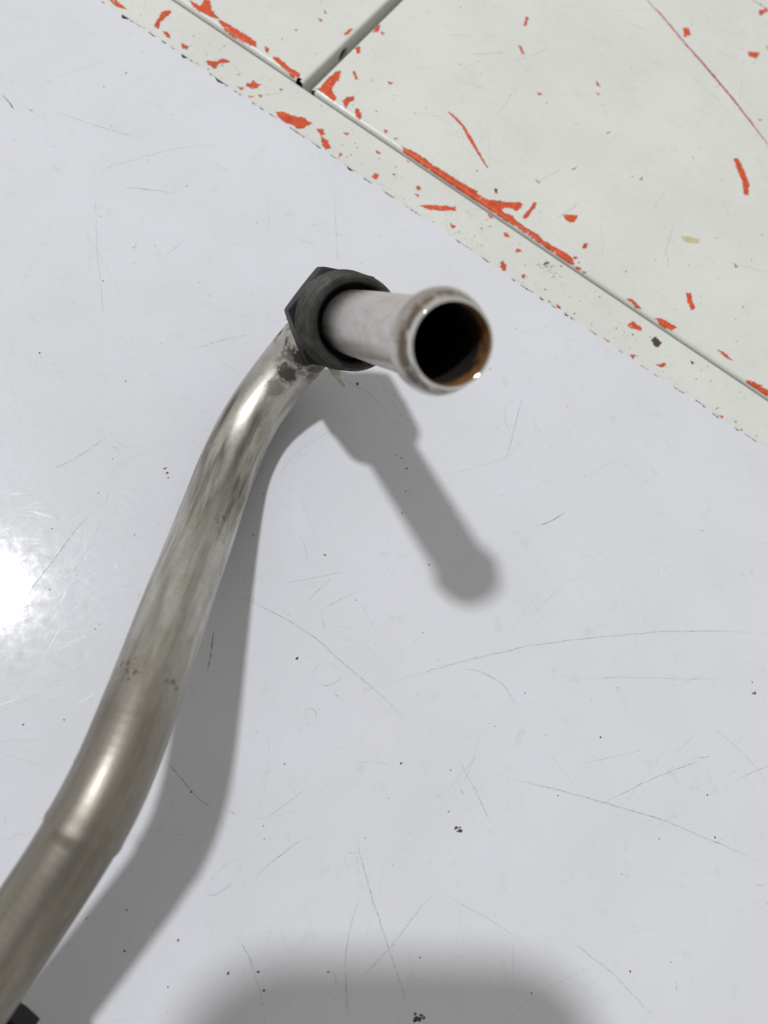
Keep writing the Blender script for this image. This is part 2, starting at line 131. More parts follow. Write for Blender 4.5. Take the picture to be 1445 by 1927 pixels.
BLOBS = [((9.2, 104.2, 20.5), 3.6, .95, 0), ((13.6, 107.6, 24.0), 4.2, 1., 0), ((17.9, 107.4, 20.8), 3.4, .8, 0), ((6.5, 100.8, 18.5), 3.2, .55, 0),
         ((-22., 20.2, 42.3), 5.0, .9, 1100), ((-12.9, 17.5, 41.8), 2.6, .7, 700), ((-6.4, 60.5, 23.6), 4.2, .6, 500)]
def pipe_mat():
    m, nt, b = new_mat('worn_pipe_metal')
    pv = N(nt, 'ShaderNodeAttribute', attribute_name='pv').outputs['Vector']      # (distance from rim in cm, cos, sin)
    s = N(nt, 'ShaderNodeSeparateXYZ', {0: pv}).outputs[0]
    streak = noise(nt, scaled(nt, pv, (.30, 2.0, 2.0)), 1.5, 4, .55, .25)
    fine = noise(nt, scaled(nt, pv, (.9, 12, 12)), 2.0, 3, .55)
    blot = noise(nt, scaled(nt, pv, (2.2, 2.2, 2.2)), 1.3, 5, .65)
    body = math_(nt, 'MULTIPLY', ramp(nt, s, 10.2, 11.8, .12, 1.), ramp(nt, s, 15.5, 17.5, 1., .5))                                                  # the neck is cleaner than the bend and the run
    c = mix(nt, ramp(nt, fine, .3, .7), (.60, .58, .54), (.68, .66, .62))
    c = mix(nt, ramp(nt, s, 7.6, 7.2), c, (.70, .665, .635))
    st = math_(nt, 'MULTIPLY', ramp(nt, streak, .40, .68), math_(nt, 'MULTIPLY', body, .88))
    c = mix(nt, st, c, (.125, .104, .078))
    bl = ramp(nt, blot, .50, .72, 0, .45)
    c = mix(nt, bl, c, (.34, .305, .24))
    # caked dirt just behind the nut
    win = math_(nt, 'MULTIPLY', ramp(nt, s, 7.8, 8.2), ramp(nt, s, 9.2, 11.1, 1., 0.))
    cake = noise(nt, scaled(nt, pv, (1.6, 1.2, 1.2)), 1.5, 5, .62, .3)
    ck = ramp(nt, math_(nt, 'ADD', math_(nt, 'MULTIPLY', win, .22), cake), .64, .76)
    ck = math_(nt, 'MULTIPLY', ck, win)
    pits = ramp(nt, noise(nt, scaled(nt, pv, (7, 5, 5)), 2.4, 3, .6), .68, .72, 0, .75)
    ck = math_(nt, 'MAXIMUM', ck, math_(nt, 'MULTIPLY', pits, math_(nt, 'MULTIPLY', ramp(nt, s, 7.8, 8.3), ramp(nt, s, 11.5, 13.5, 1., .10))))
    grain = noise(nt, scaled(nt, pv, (9, 34, 34)), 2.5, 3, .7)
    c = mix(nt, ramp(nt, grain, .48, .68, 0, .42), c, (.20, .175, .13))
    drawn = noise(nt, scaled(nt, pv, (.5, 60, 60)), 2.5, 2, .6)
    c = mix(nt, ramp(nt, drawn, .55, .75, 0, .35), c, (.16, .14, .11))
    for s0, w0, k0 in ((1.12, .035, .75), (2.6, .03, .3)):
        ln = ramp(nt, math_(nt, 'ABSOLUTE', math_(nt, 'SUBTRACT', s, s0)), w0*.3, w0, k0, 0.); c = mix(nt, ln, c, (.11, .085, .06))
    P_ = pos(nt); wob = noise(nt, P_, 420, 4, .65)
    for (bx, by, bz), br, bs, fq in BLOBS:
        dd = N(nt, 'ShaderNodeVectorMath', {0: P_, 1: (bx*S, by*S, bz*S)}, operation='DISTANCE').outputs['Value']
        e = math_(nt, 'ADD', math_(nt, 'MULTIPLY', dd, 1/(br*S)), math_(nt, 'MULTIPLY', wob if fq == 0 else noise(nt, P_, fq, 2, .5), 1.8 if fq == 0 else 3.4))
        m_ = ramp(nt, e, 1.5 if fq == 0 else 1.75, 1.95, bs, 0.)
        ck = math_(nt, 'MAXIMUM', ck, m_)
    c = mix(nt, ck, c, (.030, .021, .015))
    # brown ring inside the flare
    rim = math_(nt, 'MULTIPLY', ramp(nt, s, .05, .12), ramp(nt, s, .30, .42, 1., 0.))
    rg = math_(nt, 'MULTIPLY', rim, ramp(nt, noise(nt, scaled(nt, pv, (3, 1.6, 1.6)), 2, 4), .32, .5))
    c = mix(nt, rg, c, (.12, .085, .06))
    lowend = ramp(nt, s, 18.8, 21.5, 0, .6); c = mix(nt, lowend, c, (.155, .130, .098))
    lip = ramp(nt, s, .045, .01); c = mix(nt, lip, c, (.80, .79, .76))
    nt.links.new(c, b.inputs['Base Color'])
    met = math_(nt, 'SUBTRACT', .92, math_(nt, 'MULTIPLY', math_(nt, 'MAXIMUM', ck, rg), .9))
    nt.links.new(met, b.inputs['Metallic'])
    r = ramp(nt, streak, .3, .7, .40, .48)
    nk = ramp(nt, s, 7.6, 7.2); r = math_(nt, 'SUBTRACT', r, math_(nt, 'MULTIPLY', nk, .13))
    r = math_(nt, 'SUBTRACT', r, math_(nt, 'MULTIPLY', lip, .3))
    nt.links.new(math_(nt, 'ADD', r, math_(nt, 'MULTIPLY', ck, .3)), b.inputs['Roughness'])
    # bending wrinkles low on the run, fine drawing lines everywhere
    wr = N(nt, 'ShaderNodeTexWave', {'Vector': scaled(nt, pv, (1, .3, .3)), 'Scale': 1.6, 'Distortion': 2.5, 'Detail': 2., 'Detail Scale': 1.5}, wave_type='BANDS', bands_direction='X').outputs['Fac']
    wr = math_(nt, 'MULTIPLY', wr, ramp(nt, s, 18.6, 19.6))
    h = math_(nt, 'ADD', math_(nt, 'MULTIPLY', wr, .10), math_(nt, 'ADD', math_(nt, 'MULTIPLY', fine, .10), math_(nt, 'MULTIPLY', blot, .5)))
    bump(nt, b, h, .25, .00025)
    return m
M_PIPE = pipe_mat()
def bore_mat():
    m, nt, b = new_mat('rust_to_black_bore')
    pv = N(nt, 'ShaderNodeAttribute', attribute_name='pv').outputs['Vector']
    s = N(nt, 'ShaderNodeSeparateXYZ', {0: pv}).outputs[0]
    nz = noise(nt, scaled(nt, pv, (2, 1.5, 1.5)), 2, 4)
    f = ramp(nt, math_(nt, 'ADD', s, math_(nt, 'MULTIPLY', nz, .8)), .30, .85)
    c = mix(nt, f, (.46, .21, .065), (.010, .006, .005))  # rust brown near the rim, near-black deeper in
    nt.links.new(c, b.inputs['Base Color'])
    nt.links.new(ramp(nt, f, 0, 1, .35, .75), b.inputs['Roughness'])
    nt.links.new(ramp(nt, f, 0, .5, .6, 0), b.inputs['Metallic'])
    return m
M_BORE = bore_mat()
def nut_mat():
    m, nt, b = new_mat('blackened_steel'); p = pos(nt)
    wear = ramp(nt, noise(nt, p, 420, 5, .7, .8), .55, .75)
    rust = ramp(nt, noise(nt, p, 260, 4, .6), .58, .72)
    c = mix(nt, wear, (.007, .007, .008), (.028, .028, .028))
    c = mix(nt, math_(nt, 'MULTIPLY', rust, .6), c, (.035, .022, .015))
    cr = N(nt, 'ShaderNodeAttribute', attribute_name='crest').outputs['Fac']
    c = mix(nt, math_(nt, 'MULTIPLY', cr, ramp(nt, noise(nt, p, 300, 4, .7), .36, .62, .25, .8)), c, (.095, .092, .078))
    nt.links.new(c, b.inputs['Base Color'])
    b.inputs['Metallic'].default_value = 0.; b.inputs['Specular IOR Level'].default_value = .28
    nt.links.new(ramp(nt, wear, 0, 1, .52, .38), b.inputs['Roughness'])
    bump(nt, b, noise(nt, p, 900, 4, .7), .5, .0001)
    return m
M_NUT = nut_mat()

# ------------------------------------------------------------------ object helpers
def link(name, me, mat=None, parent=None, **props):
    o = bpy.data.objects.new(name, me); COL.objects.link(o)
    if mat is not None and me is not None:
        for k in (mat if isinstance(mat, (list, tuple)) else [mat]): me.materials.append(k)
    if parent is not None:
        o.parent = parent; o.location = -world_loc(parent)
    for k, v in props.items(): o[k] = v
    return o
def world_loc(o):
    v = Vector((0, 0, 0))
    while o is not None: v = v + o.location; o = o.parent
    return v
def mesh(name, V, F, smooth=False, mids=None, attrs=None):
    me = bpy.data.meshes.new(name)
    me.from_pydata([tuple(float(c)*S for c in v) for v in V], [], [tuple(int(i) for i in f) for f in F])
    if smooth: me.polygons.foreach_set('use_smooth', [True]*len(me.polygons))
    if mids is not None: me.polygons.foreach_set('material_index', mids)
    for k, (t, arr) in (attrs or {}).items():
        a = me.attributes.new(k, t, 'POINT'); a.data.foreach_set('vector' if t == 'FLOAT_VECTOR' else 'value', np.asarray(arr, float).ravel())
    me.update(); return me
def empty(name, loc, **props):
    o = bpy.data.objects.new(name, None); o.location = Vector(loc)*S; o.empty_display_size = .01; COL.objects.link(o)
    for k, v in props.items(): o[k] = v
    return o

# ------------------------------------------------------------------ frame of the painted metal
BD = np.array([.838, -.5457]); BD = BD/np.linalg.norm(BD); BN = np.array([-BD[1], BD[0]]); B0 = np.array([66.47, 172.69])
def bf(u, v, z=0.):
    p = B0 + u*BD + v*BN; return (p[0], p[1], z)
ZM = -1.3            # top of the painted metal (the laminate sheet lies on it, its top at zero)
V_STRIP = 18.57      # strip edge on the groove
ZP = 0.2              # top of the two raised panels
V_PANEL = 20.27      # where the flat of the panels begins
RB = 1.25            # bend radius of the folded panel edges
U_L = -79.4          # left panel flat ends here
U_R = -73.3          # right panel flat begins here

def vnoise(x, y, seed):
    """smooth value noise on arrays"""
    xi = np.floor(x).astype(int); yi = np.floor(y).astype(int); fx = x-xi; fy = y-yi
    fx = fx*fx*(3-2*fx); fy = fy*fy*(3-2*fy)
    def h(a, b):
        k = (a*374761393 + b*668265263 + seed*974634777) & 0xffffffff
        k = ((k ^ (k >> 13))*1274126177) & 0xffffffff
        return ((k ^ (k >> 16)) & 0xffff)/65535.
    return (h(xi, yi)*(1-fx)+h(xi+1, yi)*fx)*(1-fy) + (h(xi, yi+1)*(1-fx)+h(xi+1, yi+1)*fx)*fy

# ------------------------------------------------------------------ the floor and the cabinet
fl = link('floor', mesh('floor', [(-3000, -3000, -900), (3000, -3000, -900), (3000, 3000, -900), (-3000, 3000, -900)], [(0, 1, 2, 3)]), M_FLOOR, kind='structure')
cab = empty('painted_metal_cabinet', bf(0, 0, -900), label='white painted metal cabinet top with chipped orange primer beside the laminate sheet', category='cabinet')
def boxmesh(name, u0, u1, v0, v1, z0, z1):
    V = [bf(u, v, z) for z in (z0, z1) for v in (v0, v1) for u in (u0, u1)]
    return mesh(name, V, [(0, 2, 3, 1), (4, 5, 7, 6), (0, 1, 5, 4), (2, 6, 7, 3), (0, 4, 6, 2), (1, 3, 7, 5)])
link('carcass', boxmesh('carcass', -420, 420, -420, 400, -900, -32), M_INSIDE, cab)

# edge strip: flat sheet metal, folded down at the groove with a tight radius
def edge_strip():
    V = []; F = []
    prof = [(-420., ZM), (V_STRIP-.35, ZM)]
    for k in range(1, 5):
        a = math.pi/2*k/4; prof.append((V_STRIP-.35+.35*math.sin(a), ZM-.35+.35*math.cos(a)))
    prof += [(V_STRIP, ZM-22)]
    us = np.linspace(-420, 420, 85)
    for u in us:
        for v, z in prof: V.append(bf(u, v, z))
    k = len(prof)
    for i in range(len(us)-1):
        for j in range(k-1): F.append((i*k+j, (i+1)*k+j, (i+1)*k+j+1, i*k+j+1))
    return mesh('edge_strip', V, F, True)
strip = link('edge_strip', edge_strip(), M_PAINT, cab)
strip.data.set_sharp_from_angle(angle=math.radians(60))

def panel_drop(u, v, side):
    """height below the panel top at (u, v): the folded edges fall away over the bend radius"""
    q = np.maximum(V_PANEL - v, 0)
    if side < 0: q = np.maximum(q, u - U_L)
    else: q = np.maximum(q, U_R - u)
    q = np.minimum(q/RB, .97)
    return RB - RB*np.sqrt(1-q*q)
def panel(side):
    """top skin + folded front flange + folded flange beside the gap"""
    V = []; F = []; H_F = 24.
    def add(*p): V.extend(p); return list(range(len(V)-len(p), len(V)))
    if side < 0: u0, u1, ue, sg = -420., U_L, U_L, 1
    else: u0, u1, ue, sg = U_R, 420., U_R, -1
    a = add(bf(u0, V_PANEL, ZP), bf(u1, V_PANEL, ZP), bf(u1, 400, ZP), bf(u0, 400, ZP)); F.append(a)
    arc = [(RB*math.sin(math.pi/2*k/6), RB*math.cos(math.pi/2*k/6)-RB) for k in range(7)]
    # front fold; on the left panel it stops short of the corner and leaves an open slit
    fu0, fu1 = (u0, u1-1.6) if side < 0 else (u0+.25, u1)
    pr = [(V_PANEL-x, ZP+z) for x, z in arc] + [(V_PANEL-RB, ZP-H_F)]
    i0 = [add(*[bf(u, v, z) for v, z in pr]) for u in (fu0, fu1)]
    for j in range(len(pr)-1): F.append((i0[0][j], i0[0][j+1], i0[1][j+1], i0[1][j]))
    # side fold
    pr = [(ue+sg*x, ZP+z) for x, z in arc]
    i1 = [add(*[bf(u, v, z) for u, z in pr]) for v in (V_PANEL-RB+.05, 400.)]
    for j in range(len(pr)-1): F.append((i1[0][j], i1[1][j], i1[1][j+1], i1[0][j+1]) if side < 0 else (i1[0][j], i1[0][j+1], i1[1][j+1], i1[1][j]))
    uf = ue+sg*RB; zt = ZP-RB; zb = ZP-H_F
    if side > 0:
        q = add(bf(uf, V_PANEL-RB+.05, zt), bf(uf, 400, zt), bf(uf, 400, zb), bf(uf, V_PANEL-RB+.05, zb)); F.append(q)
    else:                                                   # flange with a drilled hole
        hv, hz, hr = 46.0, ZP-5.4, 2.7
        va, vb = hv-4, hv+4; za, zc = zt, hz-(zt-hz)
        for c0, c1 in ((V_PANEL-RB+.05, va), (vb, 400.)):
            F.append(add(bf(uf, c0, zt), bf(uf, c0, zb), bf(uf, c1, zb), bf(uf, c1, zt)))
        F.append(add(bf(uf, va, zc), bf(uf, va, zb), bf(uf, vb, zb), bf(uf, vb, zc)))
        n = 32; hh = zt-hz; inner = []; outer = []; deep = []
        for k in range(n):
            t = 2*math.pi*k/n; c, s_ = math.cos(t), math.sin(t); m_ = max(abs(c), abs(s_))
            inner.append(bf(uf, hv+hr*c, hz+hr*s_)); outer.append(bf(uf, hv+4*c/m_, hz+hh*s_/m_)); deep.append(bf(uf-1.2, hv+hr*c, hz+hr*s_))
        ii = add(*inner); oo = add(*outer); dd = add(*deep)
        for k in range(n):
            j = (k+1) % n; F.append((ii[k], oo[k], oo[j], ii[j])); F.append((dd[k], ii[k], ii[j], dd[j]))
    me = mesh('panel', V, F, True); me.set_sharp_from_angle(angle=math.radians(40)); return me
panL = link('panel', panel(-1), M_PAINT, cab); panR = link('panel', panel(1), M_PAINT, cab)

link('dark_hole_backing', boxmesh('dark_hole_backing', U_L-6, U_L-2.5, V_PANEL+1, 380, ZP-23, ZP-1.5), M_INSIDE, cab)  # added near-black plate, stands in for the shade seen through the drilled hole

# ------------------------------------------------------------------ paint chips: bare primer with ragged edges
def inside(px, py, poly):
    r = np.zeros(px.shape, bool); n = len(poly)
    for i in range(n):
        (x0, y0), (x1, y1) = poly[i], poly[(i+1) % n]
        if y0 == y1: continue
        r ^= ((y0 > py) != (y1 > py)) & (px < (x1-x0)*(py-y0)/(y1-y0)+x0)
    return r
CELL = .14
def chip(poly, side, parent, mat, seed, ragged=.42, grow=1.0, name='paint_chip'):
    P = np.array(poly); c = P.mean(0); P = c+(P-c)*grow
    lo = P.min(0)-.5; hi = P.max(0)+.5
    gu = np.arange(lo[0], hi[0], CELL); gv = np.arange(lo[1], hi[1], CELL)
    U, Vv = np.meshgrid(gu, gv, indexing='ij')
    w = lambda f, k: vnoise(U*f, Vv*f, seed+k)-.5
    du = ragged*(w(1.1, 1)*1.2+w(2.9, 2)*1.0+w(6.3, 5)*.7); dv = ragged*(w(1.1, 3)*1.2+w(2.9, 4)*1.0+w(6.3, 6)*.7)
    A = inside(U+du, Vv+dv, P)
    if min(hi-lo) > 3.2: A &= vnoise(U*1.3, Vv*1.3, seed+9) < .93           # flakes of paint left standing
    if side: A &= (Vv > V_PANEL-RB*.93)
    if side < 0: A &= U < U_L+RB*.93
    if side > 0: A &= U > U_R-RB*.93
    if side == 0: A &= Vv < V_STRIP-.4
    idx = np.argwhere(A)
    if len(idx) < 2: return None
    vid = {}; V = []; F = []
    def vert(i, j):
        k = (i, j)
        if k not in vid:
            u = lo[0]+(i-.5)*CELL; v = lo[1]+(j-.5)*CELL
            z = (ZP-panel_drop(u, v, side) if side else ZM)+.03+(seed % 7)*.004
            vid[k] = len(V); V.append(bf(u, v, z))
        return vid[k]
    for i, j in idx: F.append((vert(i, j), vert(i+1, j), vert(i+1, j+1), vert(i, j+1)))
    mids = None
    if mat is M_ORANGE:                                     # dark red rim along parts of the chip outline
        Ap = np.pad(A, 1); full = Ap[:-2, 1:-1] & Ap[2:, 1:-1] & Ap[1:-1, :-2] & Ap[1:-1, 2:]
        E_ = A & ~full & (vnoise(U*2.1, Vv*2.1, seed+31) > .45); mids = [int(E_[i, j]) for i, j in idx]; mat = [M_ORANGE, M_EDGE]
    return link(name, mesh(name, V, F, mids=mids), mat, parent)
seed = 11
for lst, side, par in ((STRIP_CHIPS, 0, strip), (LEFT_CHIPS, -1, panL), (RIGHT_CHIPS, 1, panR)):
    for p in lst:
        seed += 17; chip(p, side, par, M_ORANGE, seed)
for p in BROWN_CHIPS:
    seed += 17; chip(p, 0, strip, M_BROWN, seed, .4)
chip(TAPE, 1, panR, M_TAPE, 5, .3, 1., 'tape_scrap')
def stroke_poly(pts, w, seed):
    rnd = random.Random(seed); P = np.array(pts); L = []; R = []
    for i in range(len(P)):
        t = P[min(i+1, len(P)-1)]-P[max(i-1, 0)]; t = t/np.linalg.norm(t); n = np.array([-t[1], t[0]])
        k = w*(.35 if i in (0, len(P)-1) else rnd.uniform(.8, 1.2))/2
        L.append(tuple(P[i]+n*k)); R.append(tuple(P[i]-n*k))
    return L+R[::-1]
for c, w, pts in LINE_CHIPS:
    seed += 17
    chip(stroke_poly(pts, {'orange': 1.25, 'crimson': .95}[c]*w, seed), 1, panR, M_ORANGE if c == 'orange' else M_CRIMSON, seed, .25, 1., 'scored_line')

# ------------------------------------------------------------------ laminate sheet
sheet = empty('laminate_sheet', (40, 60, 0), label='scratched cool white laminate sheet lying under the bent metal pipe', category='sheet')
def sheet_outline(inset):
    E = [(-420., 0.)]+[(-160., .1)]+SHEET_EDGE+[(150., .2), (420., 0.)]
    E = np.array(E); us = np.arange(-420, 420, .35); vs = np.interp(us, E[:, 0], E[:, 1]*.8)
    y0 = us*0
    vs = vs+.22*(vnoise(us*.35, y0, 3)-.5)
    if inset:                                        # the white face is nibbled back from the dark core along the saw cut
        nb = np.clip((vnoise(us*.55, y0, 21)-.38)*1.7, 0, .5)*(.5+vnoise(us*2.2, y0+5, 8))
        bite = np.clip((vnoise(us*.20, y0+2, 33)-.86)*9, 0, 1.0)
        vs = vs-nb-bite
    return us, vs
def sheet_mesh(name, inset, zt, zb):
    us, vs = sheet_outline(inset); n = len(us); V = []; F = []
    for z in (zt, zb):
        V += [bf(u, v, z) for u, v in zip(us, vs)]
        V += [bf(u, -420, z) for u in us]
    for i in range(n-1):
        F.append((i, n+i, n+i+1, i+1))
        F.append((i, i+1, 2*n+i+1, 2*n+i))
        F.append((n+i+1, n+i, 3*n+i, 3*n+i+1))
    F.append((0, 2*n, 3*n, n)); F.append((n-1, 2*n-1, 4*n-1, 3*n-1))
    return mesh(name, V, F)
face = link('white_face', sheet_mesh('white_face', True, 0, -.22), M_SHEET, sheet)
link('dark_core', sheet_mesh('dark_core', False, -.22-.003, ZM+.02), M_CORE, sheet)

# scratches: narrow ribbons lying on the face
class Ribbons:
    def __init__(self): self.V = []; self.F = []; self.A = []
    def add(self, pts, w, dark, tilt=0., z=.03, rnd=None):
        P = np.array(pts, float); seg = np.r_[0, np.cumsum(np.linalg.norm(np.diff(P, axis=0), axis=1))]
        L = seg[-1]
        if L < .05: return
        n = max(3, int(L/.8)); t = np.linspace(0, L, n)
        # smooth the digitised corners
        X = np.stack([np.interp(t, seg, P[:, k]) for k in (0, 1)], 1)
        for _ in range(6): X[1:-1] = (X[:-2]+2*X[1:-1]+X[2:])/4
        T = np.gradient(X, axis=0); T /= np.linalg.norm(T, axis=1)[:, None]+1e-9; Nn = np.stack([-T[:, 1], T[:, 0]], 1)
        X = X+Nn*((vnoise(t*.5, t*0, rnd.randrange(9999))-.5)*.25)[:, None]
        b = len(self.V)
        for i in range(n):
            e = min(1, min(i, n-1-i)/max(1, n*.18)); ww = w*(.35+.65*e)*rnd.uniform(.75, 1.25)/2
            f = dark*(.25+.75*e)*rnd.uniform(.55, 1.15)
            dz = math.tan(tilt)*ww
            for s_ in (1, -1):
                self.V.append((X[i, 0]+Nn[i, 0]*ww*s_, X[i, 1]+Nn[i, 1]*ww*s_, z+abs(dz)+dz*s_)); self.A.append(min(1, f))
            if i: self.F.append((b+2*i-2, b+2*i-1, b+2*i+1, b+2*i))
    def build(self, name, mat, parent):
        return link(name, mesh(name, self.V, self.F, attrs={'fade': ('FLOAT', self.A)}), mat, parent, kind='stuff')
rnd = random.Random(4)
rb = Ribbons()
for k, w, p in SCRATCHES: rb.add(p, w*rnd.uniform(.8, 1.2), k*.95, rnd=rnd)
for p in RINGS:
    k = rnd.randrange(3, 14)
    p = [(a+rnd.gauss(0, .18), b+rnd.gauss(0, .18)) for a, b in p]
    rb.add(p[:k], .2, .42, rnd=rnd); rb.add(p[k-1:], .17, .2, rnd=rnd)
def on_sheet(x, y): return (np.array([x, y])-B0)@BN < -2
def rand_scratch(lmin, lmax):
    while True:
        x = rnd.uniform(-110, 200); y = rnd.uniform(-90, 260)
        if not on_sheet(x, y): continue
        a = rnd.gauss(.55, .7) if rnd.random() < .6 else rnd.uniform(0, math.pi)
        L = lmin*(lmax/lmin)**(rnd.random()**1.4); cv = rnd.gauss(0, .012)
        pts = []
        for i in range(9):
            pts.append((x, y)); x += math.cos(a)*L/8; y += math.sin(a)*L/8; a += cv*L/8
        if all(on_sheet(*q) for q in pts): return pts
for _ in range(650): rb.add(rand_scratch(2, 45), rnd.uniform(.07, .18), rnd.uniform(.04, .20), z=.028, rnd=rnd)
for _ in range(620): rb.add(rand_scratch(.6, 4), rnd.uniform(.08, .20), rnd.uniform(.10, .5), z=.032, rnd=rnd)
rb.build('dirty_scratches', M_SCRATCH, sheet)
gl = Ribbons()
for k in range(2600):
    p = rand_scratch(.8, 9)
    if k < 1900:                                          # extra scratches crowded around the lamp's mirror spot, added to glint there
        ox, oy = rnd.gauss(-48, 22)-p[0][0], rnd.gauss(62, 30)-p[0][1]; p = [(a+ox, b+oy) for a, b in p]
    gl.add(p, rnd.uniform(.05, .11), 1, rnd.gauss(0, .036), .01, rnd)
gl.build('clean_scratches', M_GLINT, sheet)

def specks(name, items, parent, mats):
    V = []; F = []; mid = []
    for (x, y, z, r, k) in items:
        n = rnd.randrange(5, 9); b = len(V); el = rnd.uniform(.45, 1); ang = rnd.uniform(0, 3.14)
        for i in range(n):
            t = 2*math.pi*i/n; q = r*rnd.uniform(.6, 1.25); ex, ey = q*math.cos(t), q*el*math.sin(t)
            V.append((x+ex*math.cos(ang)-ey*math.sin(ang), y+ex*math.sin(ang)+ey*math.cos(ang), z))
        F.append(tuple(range(b, b+n))); mid.append(k)
    return link(name, mesh(name, V, F, mids=mid), mats, parent, kind='stuff')
it = []
for x, y, r, k in SPECKS:
    kk = {'d': 0, 'b': 1, 'r': 2}[k]
    if r > .55:
        for _ in range(14): it.append((x+rnd.gauss(0, r*.55), y+rnd.gauss(0, r*.45), .04+rnd.random()*.01, r*rnd.uniform(.15, .5), kk))
    else: it.append((x, y, .045, r, kk))
for _ in range(320):
    x = rnd.uniform(-100, 190); y = rnd.uniform(-80, 250)
    if on_sheet(x, y): it.append((x, y, .04+rnd.random()*.01, rnd.choice((.07, .09, .12, .16, .25))*rnd.uniform(.7, 1.2), 0 if rnd.random() < .8 else 1))
specks('grit_specks', it, sheet, [M_DARK, M_BROWN, M_ORANGE])
def metal_specks(parent, u0, u1, v0, v1, n, dens_edge=None):
    it = []
    for _ in range(n):
        u = rnd.uniform(u0, u1); v = v0+(v1-v0)*(rnd.random() if dens_edge is None else rnd.random()**dens_edge)
        x, y, _z = bf(u, v)
        it.append((x, y, (ZP if v > V_STRIP else ZM)+.03+rnd.random()*.01, rnd.choice((.1, .13, .18, .25, .35))*rnd.uniform(.7, 1.2), rnd.choice((0, 0, 0, 1, 2) if v > V_STRIP else (0, 0, 1))))
    return specks('grit_specks', it, parent, [M_DARK, M_BROWN, M_ORANGE])
metal_specks(strip, -160, 140, .5, V_STRIP-.8, 230, 1.5)
it = []
for cu, cv, sp, n_ in ((30.4, 12.9, 3.2, 60), (-2., 3.5, 3., 25), (86, 3., 6., 30)):
    for _ in range(n_):
        x, y, _z = bf(cu+rnd.gauss(0, sp), min(V_STRIP-1, max(.8, cv+rnd.gauss(0, sp*.5)))); it.append((x, y, ZM+.032, rnd.uniform(.06, .25), rnd.choice((0, 0, 1))))
specks('grime_patch', it, strip, [M_DARK, M_BROWN, M_ORANGE])
metal_specks(panL, -190, U_L-.5, V_PANEL+.3, 110, 70)
metal_specks(panR, U_R+.5, 150, V_PANEL+.3, 200, 330, 1.3)
mb = Ribbons(); mb2 = Ribbons()
for par, ur, vr, n in ((mb, (-70, 140), (24, 190), 90), (mb2, (-150, 140), (1.5, 17), 45)):
    for _ in range(n):
        u = rnd.uniform(*ur); v = rnd.uniform(*vr); a = rnd.gauss(.9, .7); L = rnd.uniform(1.5, 26) if par is mb else rnd.uniform(1, 7)
        pts = []
        for i in range(7):
            if vr[0]-1 < v < vr[1]+1: pts.append(bf(u, v)[:2])
            u += math.cos(a)*L/6; v += math.sin(a)*L/6; a += rnd.gauss(0, .05)
        if len(pts) > 2: par.add(pts, rnd.uniform(.12, .3), rnd.uniform(.08, .4), 0, (ZP if par is mb else ZM)+.03, rnd)
mb.build('dirty_scratches', M_SCRATCH, panR); mb2.build('dirty_scratches', M_SCRATCH, strip)

# ------------------------------------------------------------------ bent pipe
RIM = Vector((34.45, 71.77, 96.45)); AXIS = (RIM-Vector((21.755, 113.771, 35.302))).normalized()
def neck(s): return RIM-AXIS*s
def pipe_path():
    pts = [Vector(p) for p in PIPE_PATH]
    head = [Vector(p) for p in ((-128, -178, 8.05), (-109, -147, 8.05), (-92, -118, 9.5), (-76, -92, 16), (-60, -66, 25.5), (-46, -43, 33.5))]
    pts = head+pts
    out = []
    for i in range(len(pts)-1):                                  # Catmull-Rom
        p0 = pts[max(i-1, 0)]; p1 = pts[i]; p2 = pts[i+1]; p3 = pts[min(i+2, len(pts)-1)]
        k = max(2, int((p2-p1).length/.8))
        for j in range(k):
            t = j/k; out.append(.5*((2*p1)+(p2-p0)*t+(2*p0-5*p1+4*p2-p3)*t*t+(3*p1-p0-3*p2+p3)*t**3))
    hd = (pts[-1]-pts[-2]).normalized(); n0 = neck(71)
    b0, b1, b2, b3 = pts[-1], pts[-1]+hd*13, n0-AXIS*15, n0
    for j in range(40):
        t = j/40; out.append(b0*(1-t)**3+b1*3*t*(1-t)**2+b2*3*t*t*(1-t)+b3*t**3)
    s = 71.
    while s > 0: out.append(neck(s)); s -= .6 if s > 14 else .3
    out.append(neck(0))
    P = np.array([tuple(p) for p in out])
    # even out small kinks along the run (not the neck)
    m = len(P)-150
    for _ in range(30): P[1:m] = (P[:m-1]+2*P[1:m]+P[2:m+1])/4
    return P
PATH = pipe_path()
SEG = np.r_[0, np.cumsum(np.linalg.norm(np.diff(PATH, axis=0), axis=1))]; DIST = SEG[-1]-SEG        # distance from the rim
def frames(P):
    T = np.gradient(P, axis=0); T /= np.linalg.norm(T, axis=1)[:, None]
    A = np.zeros_like(P); a = np.cross(T[-1], (0, 0, 1)); a /= np.linalg.norm(a); A[-1] = a
    for i in range(len(P)-2, -1, -1):
        a = a-T[i]*(a@T[i]); a /= np.linalg.norm(a); A[i] = a
    return T, A, np.cross(T, A)
TT, AA, BB = frames(PATH)
SEGN = 64; ANG = np.linspace(0, 2*math.pi, SEGN, endpoint=False)
def r_out(s):
    r = 8.0
    if s < 11:                                            # rolled bead and flared lip
        r += 1.95*math.exp(-((s-5.6)/3.1)**2)-.05
        if s > 9.6: r -= 0
    if abs(s-11.2) < .5: r -= .22*(1-abs(s-11.2)/.5)      # groove behind the bead
    if abs(s-26) < .5: r -= .04*(1-abs(s-26)/.5)
    return r
S_STEP = None
def ring(i, r, da=None):
    rr = r if da is None else r+da
    return PATH[i]+AA[i]*0+np.outer(np.cos(ANG)*rr, AA[i])+np.outer(np.sin(ANG)*rr, BB[i])
